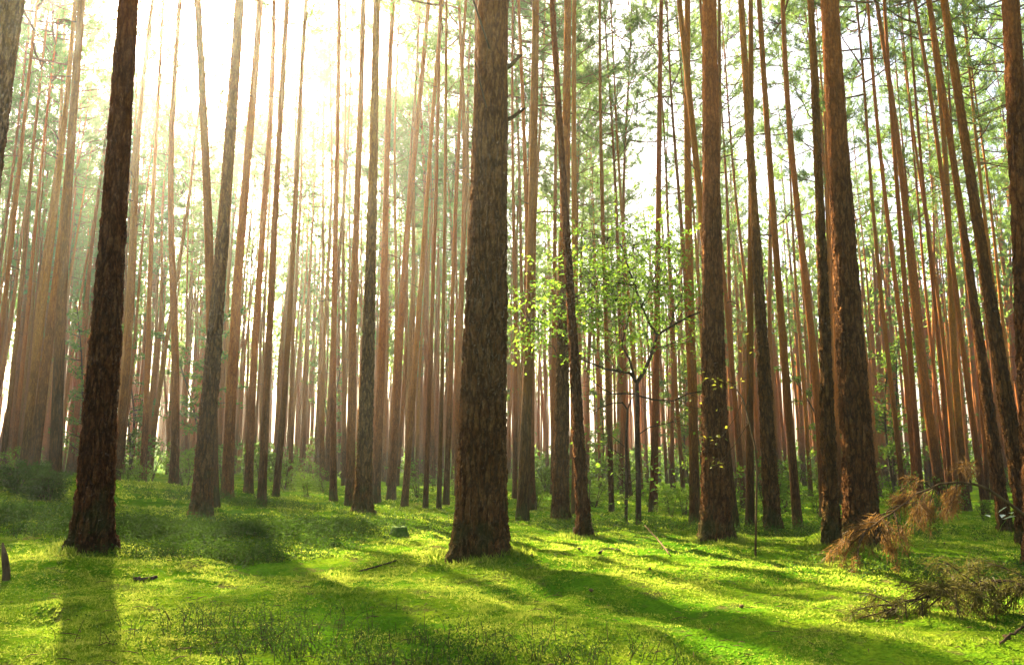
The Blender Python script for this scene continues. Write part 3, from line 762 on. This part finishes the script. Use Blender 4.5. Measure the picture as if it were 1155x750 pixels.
# ------------------------------------------------------------------ dead branches
def dead_branch(name, label, pts3, r0, nsec, needle_mat, seed, nt=(4, 8), droop=-.9, ln=.075, dens=14, from_=.3, tl=(.18, .42), wood='deadwood'):
    rng = np.random.default_rng(seed); P = np.array(pts3); o0 = P[0].copy(); P = P - o0
    root = empty(name, o0, label, 'dead branch')
    # resample the main limb
    tt = np.linspace(0, 1, len(P)); t2 = np.linspace(0, 1, 24); P = np.stack([np.interp(t2, tt, P[:, k]) for k in range(3)], -1)
    for _ in range(2): P[1:-1] = (P[:-2] + 2 * P[1:-1] + P[2:]) / 4
    P[2:-1] += rng.normal(0, .004, (21, 3))
    mb = MB(); tube(mb, P, np.linspace(r0, r0 * .25, 24), 7); mb.build('limb', M[wood], root)
    ms = MB(); C = []; D = []
    for k in range(nsec):
        s = from_ + (1 - from_) * (k + rng.random()) / nsec; q = s * 23; i0 = min(int(q), 22); p = P[i0] + (P[i0 + 1] - P[i0]) * (q - i0)
        d = norm(P[i0 + 1] - P[i0]) * .7 + rng.normal(0, .6, 3)
        B = curve(p, d, rng.uniform(*tl), 7, (0, 0, droop), .10, rng)
        tube(ms, B, np.linspace(.0045, .0016, 7), 4, 0, False)
        for m in range(rng.integers(*nt)):
            f = rng.uniform(.25, 1) * 6; i1 = min(int(f), 5); c = B[i1] + (B[i1 + 1] - B[i1]) * (f - i1)
            C.append(c); D.append(norm(B[i1 + 1] - B[i1]) + np.array([0, 0, -.5]))
            if rng.random() < .35:
                B2 = curve(c, norm(B[i1 + 1] - B[i1]) + rng.normal(0, .6, 3), rng.uniform(.06, .16), 4, (0, 0, droop * .7), .1, rng)
                tube(ms, B2, np.linspace(.0025, .0012, 4), 3, 0, False)
                for f2 in (1, 2, 3): C.append(B2[f2]); D.append(norm(B2[f2] - B2[f2 - 1]) + np.array([0, 0, -.4]))
    ms.build('twigs', M['twig'], root)
    mn = MB(); tufts(mn, C, D, dens, ln, .0048, .55, 0, rng); mn.build('needles', needle_mat, root, False)
    return root
bd = 5.7
B3 = [at_dist(u, v, bd + dy) for u, v, dy in [(1215, 622, .15), (1180, 598, .1), (1150, 577, .05), (1125, 558, 0), (1105, 546, 0), (1080, 542, -.03), (1050, 548, -.05), (1022, 566, -.08), (1000, 583, -.1), (980, 593, -.12), (970, 606, -.12)]]
B3[0][2] = g1(B3[0][0], B3[0][1])
dead_branch('dead_branch', 'fallen dead pine branch arching over the moss with hanging rust brown needles', B3, .013, 25, M['brown_needles'], 41, droop=-1.15, from_=.40, dens=14, tl=(.12, .32))
d2 = 4.0
B4 = [at_dist(u, v, d2 + dy) for u, v, dy in [(1215, 672, .1), (1170, 664, .05), (1140, 655, 0), (1110, 657, 0), (1070, 665, -.05), (1035, 676, -.05), (1000, 688, -.08)]]
for p in B4: p[2] = max(p[2], g1(p[0], p[1]) + .02)
dead_branch('dead_branch', 'low olive brown needled branch lying flat on the moss near the corner', B4, .007, 40, M['olive_needles'], 43, droop=-.35, ln=.06, dens=13, from_=.08, tl=(.09, .26), wood='twig')

def stick(name, label, cat, pix, dists, radii, m, onground=True):
    P = []
    for (u, v), d in zip(pix, dists):
        if d is None: x, y = on_ground(u, v); P.append(np.array([x, y, g1(x, y) + radii[0] * .6]))
        else: P.append(at_dist(u, v, d))
    P = np.array(P); o0 = P[0].copy()
    mb = MB(); t = np.linspace(0, 1, len(P)); t2 = np.linspace(0, 1, 12)
    Q = np.stack([np.interp(t2, t, (P - o0)[:, k]) for k in range(3)], -1); Q[1:-1] += RNG.normal(0, radii[0] * .35, (10, 3))
    tube(mb, Q, np.interp(t2, np.linspace(0, 1, len(radii)), radii), 7)
    for k in range(0 if cat == 'log' else 3):
        i = RNG.integers(3, 10); tube(mb, curve(Q[i], norm(Q[i + 1] - Q[i]) + RNG.normal(0, .6, 3) + np.array([0, 0, .4]), radii[0] * 6, 4, (0, 0, -.4), .1), np.linspace(radii[0] * .4, radii[0] * .15, 4), 4)
    o = mb.build(name, m); o.location = o0
    return tag(o, label, cat)
stick('dead_stick', 'thin leaning dead stick on the moss below the forked tree', 'stick', [(756, 627), (742, 608), (727, 592)], [None, 7.35, 7.6], [.006, .006, .003], M['deadwood'])
stick('dead_stick', 'dark stick poking from the moss below the olive brown branch', 'stick', [(1128, 728), (1142, 714), (1162, 702)], [None, 3.15, 3.15], [.006, .005, .004], M['twig'])
stick('fallen_twig', 'thin dark twig lying on the sunny moss left of the central pine', 'twig', [(405, 645), (425, 640), (447, 633)], [None, None, None], [.006, .007, .004], M['twig'])
stick('fallen_log', 'short dark rotten log in the shadow right of the furrowed left pine', 'log', [(150, 655), (163, 656), (177, 652)], [None, None, None], [.014, .016, .009], M['twig'])
stick('fallen_twig', 'twisted twig on the green moss just beyond the leaning stick', 'twig', [(676, 625), (688, 619), (700, 622)], [None, None, None], [.010, .009, .005], M['twig'])

# stump, grey stake, pale leaved plant
def stump(label, u, v, r, h, seed, m, top):
    x, y = on_ground(u, v); rng = np.random.default_rng(seed); mb = MB(); seg = 18; an = np.linspace(0, 2 * np.pi, seg, endpoint=False)
    rings = []; zz = [-.05, 0, .03, h * .5, h * .92, h]
    for k, z in enumerate(zz):
        f = 1 + .45 * math.exp(-max(z, 0) / .04) - (.12 if k == 5 else 0)
        rings.append(np.stack([np.cos(an) * r * f * (1 + .1 * np.cos(3 * an + seed)), np.sin(an) * r * f * (1 + .1 * np.cos(4 * an)), np.full(seg, z) + (rng.normal(0, h * .06, seg) if k > 3 else 0)], -1))
    rings.append(np.tile([[0, 0, h * .9]], (seg, 1)))
    V = np.concatenate(rings); n = len(rings); i = np.arange(n - 1)[:, None] * seg; j = np.arange(seg)[None]; q = (np.arange(seg) + 1)[None] % seg
    mb.add(V, np.stack([i + j, i + q, i + seg + q, i + seg + j], -1).reshape(-1, 4))
    o = mb.build('stump', m); o.location = (x, y, g1(x, y)); return tag(o, label, 'stump')
M['mossy'] = plain('mossy_wood', (.03, .05, .012), (.075, .13, .014), 30, bump=.9)
stump('small mossy green stump in the sunny glade between the close pair and the central pine', 451, 603, .075, .08, 3, M['mossy'], None)
stump('low dark rotten stump touching the foot of the slim leaning pine', 652, 605, .05, .10, 4, M['twig'], None)
mb = MB(); p0 = on_ground(8, 655); tube(mb, [(0, 0, -.1), (-.01, 0, .05), (-.03, 0, .13), (-.05, 0, .21)], [.024, .021, .018, .005], 9)
o = mb.build('stake', M['deadwood']); o.location = (p0[0], p0[1], g1(*p0)); tag(o, 'leaning weathered wooden stake at the edge of the moss beside the left pine', 'stake')
px_, py_ = on_ground(1122, 620); pz_ = g1(px_, py_)
pl = empty('pale_plant', (px_, py_, pz_), 'small plant with pale whitish leaves under the dead branch', 'plant')
mb = MB(); Q_ = lambda u, v, dy=0.: at_dist(u, v, py_ + dy) - np.array([px_, py_, pz_])
tube(mb, [Q_(1122, 622), Q_(1124, 605), Q_(1130, 592), Q_(1140, 580)], [.003, .003, .002, .002], 4); tube(mb, [Q_(1124, 605), Q_(1120, 592), Q_(1117, 583)], [.002, .002, .0015], 4)
mb.build('stem', M['leaf'], pl)
mb = MB(); leaves(mb, [Q_(1117, 583), Q_(1126, 578), Q_(1140, 578), Q_(1146, 582), Q_(1132, 580)], .12, .06, .75, 0, np.random.default_rng(2)); mb.build('foliage', M['pale_leaf'], pl, False)

# ------------------------------------------------------------------ air
HAZE = 0.0013
hm, nt, out = mat('haze_air')
pv = N(nt, 'ShaderNodeVolumePrincipled'); pv.inputs['Density'].default_value = HAZE
pv.inputs['Color'].default_value = (.93, .98, .91, 1); pv.inputs['Anisotropy'].default_value = .78
nt.links.new(pv.outputs[0], out.inputs['Volume'])
mb = MB(); zb = float(ZZ.min()) - 1.0; b = [(-260, -70, zb), (260, -70, zb), (260, 260, zb), (-260, 260, zb), (-260, -70, 24.5), (260, -70, 24.5), (260, 260, 24.5), (-260, 260, 24.5)]
mb.add(b, [(0, 3, 2, 1), (4, 5, 6, 7), (0, 1, 5, 4), (1, 2, 6, 5), (2, 3, 7, 6), (3, 0, 4, 7)])
tag(mb.build('haze', hm, smooth=False), 'warm sunlit morning haze hanging between the trunks', 'haze', kind='stuff')

# ------------------------------------------------------------------ light
w = bpy.data.worlds.new('World'); SC.world = w; w.use_nodes = True
nt = w.node_tree; nt.nodes.clear()
sky = nt.nodes.new('ShaderNodeTexSky'); sky.sky_type = 'NISHITA'; sky.sun_disc = False
sky.sun_elevation = SUN_EL; sky.sun_rotation = SUN_AZ
sky.air_density = 1.0; sky.dust_density = 7.0; sky.ozone_density = 1.0
bg = nt.nodes.new('ShaderNodeBackground'); bg.inputs['Strength'].default_value = .054
wo = nt.nodes.new('ShaderNodeOutputWorld'); nt.links.new(sky.outputs[0], bg.inputs[0]); nt.links.new(bg.outputs[0], wo.inputs[0])
sd = bpy.data.lights.new('sun', 'SUN'); sd.energy = 5.0; sd.angle = R(.7); sd.color = (1, .86, .56)
so = bpy.data.objects.new('sun', sd); COL.objects.link(so); so.location = (-20, 40, 30)
so.rotation_euler = Vector(SUN).to_track_quat('Z', 'Y').to_euler()

# ------------------------------------------------------------------ camera and render settings
cd = bpy.data.cameras.new('camera'); co = bpy.data.objects.new('camera', cd); COL.objects.link(co)
co.location = (0, 0, CAM_H); co.rotation_euler = (math.pi / 2 + PITCH, 0, 0)
cd.sensor_fit = 'HORIZONTAL'; cd.sensor_width = 36; cd.lens = FPX / 1155 * 36; cd.clip_end = 1000; cd.clip_start = .05
SC.camera = co
vs = SC.view_settings; vs.view_transform = 'Standard'; vs.look = 'None'; vs.gamma = 1; vs.use_curve_mapping = False
vs.exposure = 3.3
SC.display_settings.display_device = 'sRGB'
cy = SC.cycles
cy.use_denoising = True
try: cy.denoiser = 'OPENIMAGEDENOISE'
except Exception: pass
cy.max_bounces = 6; cy.diffuse_bounces = 3; cy.glossy_bounces = 1; cy.transmission_bounces = 3; cy.volume_bounces = 0; cy.transparent_max_bounces = 4
cy.sample_clamp_indirect = 6.0
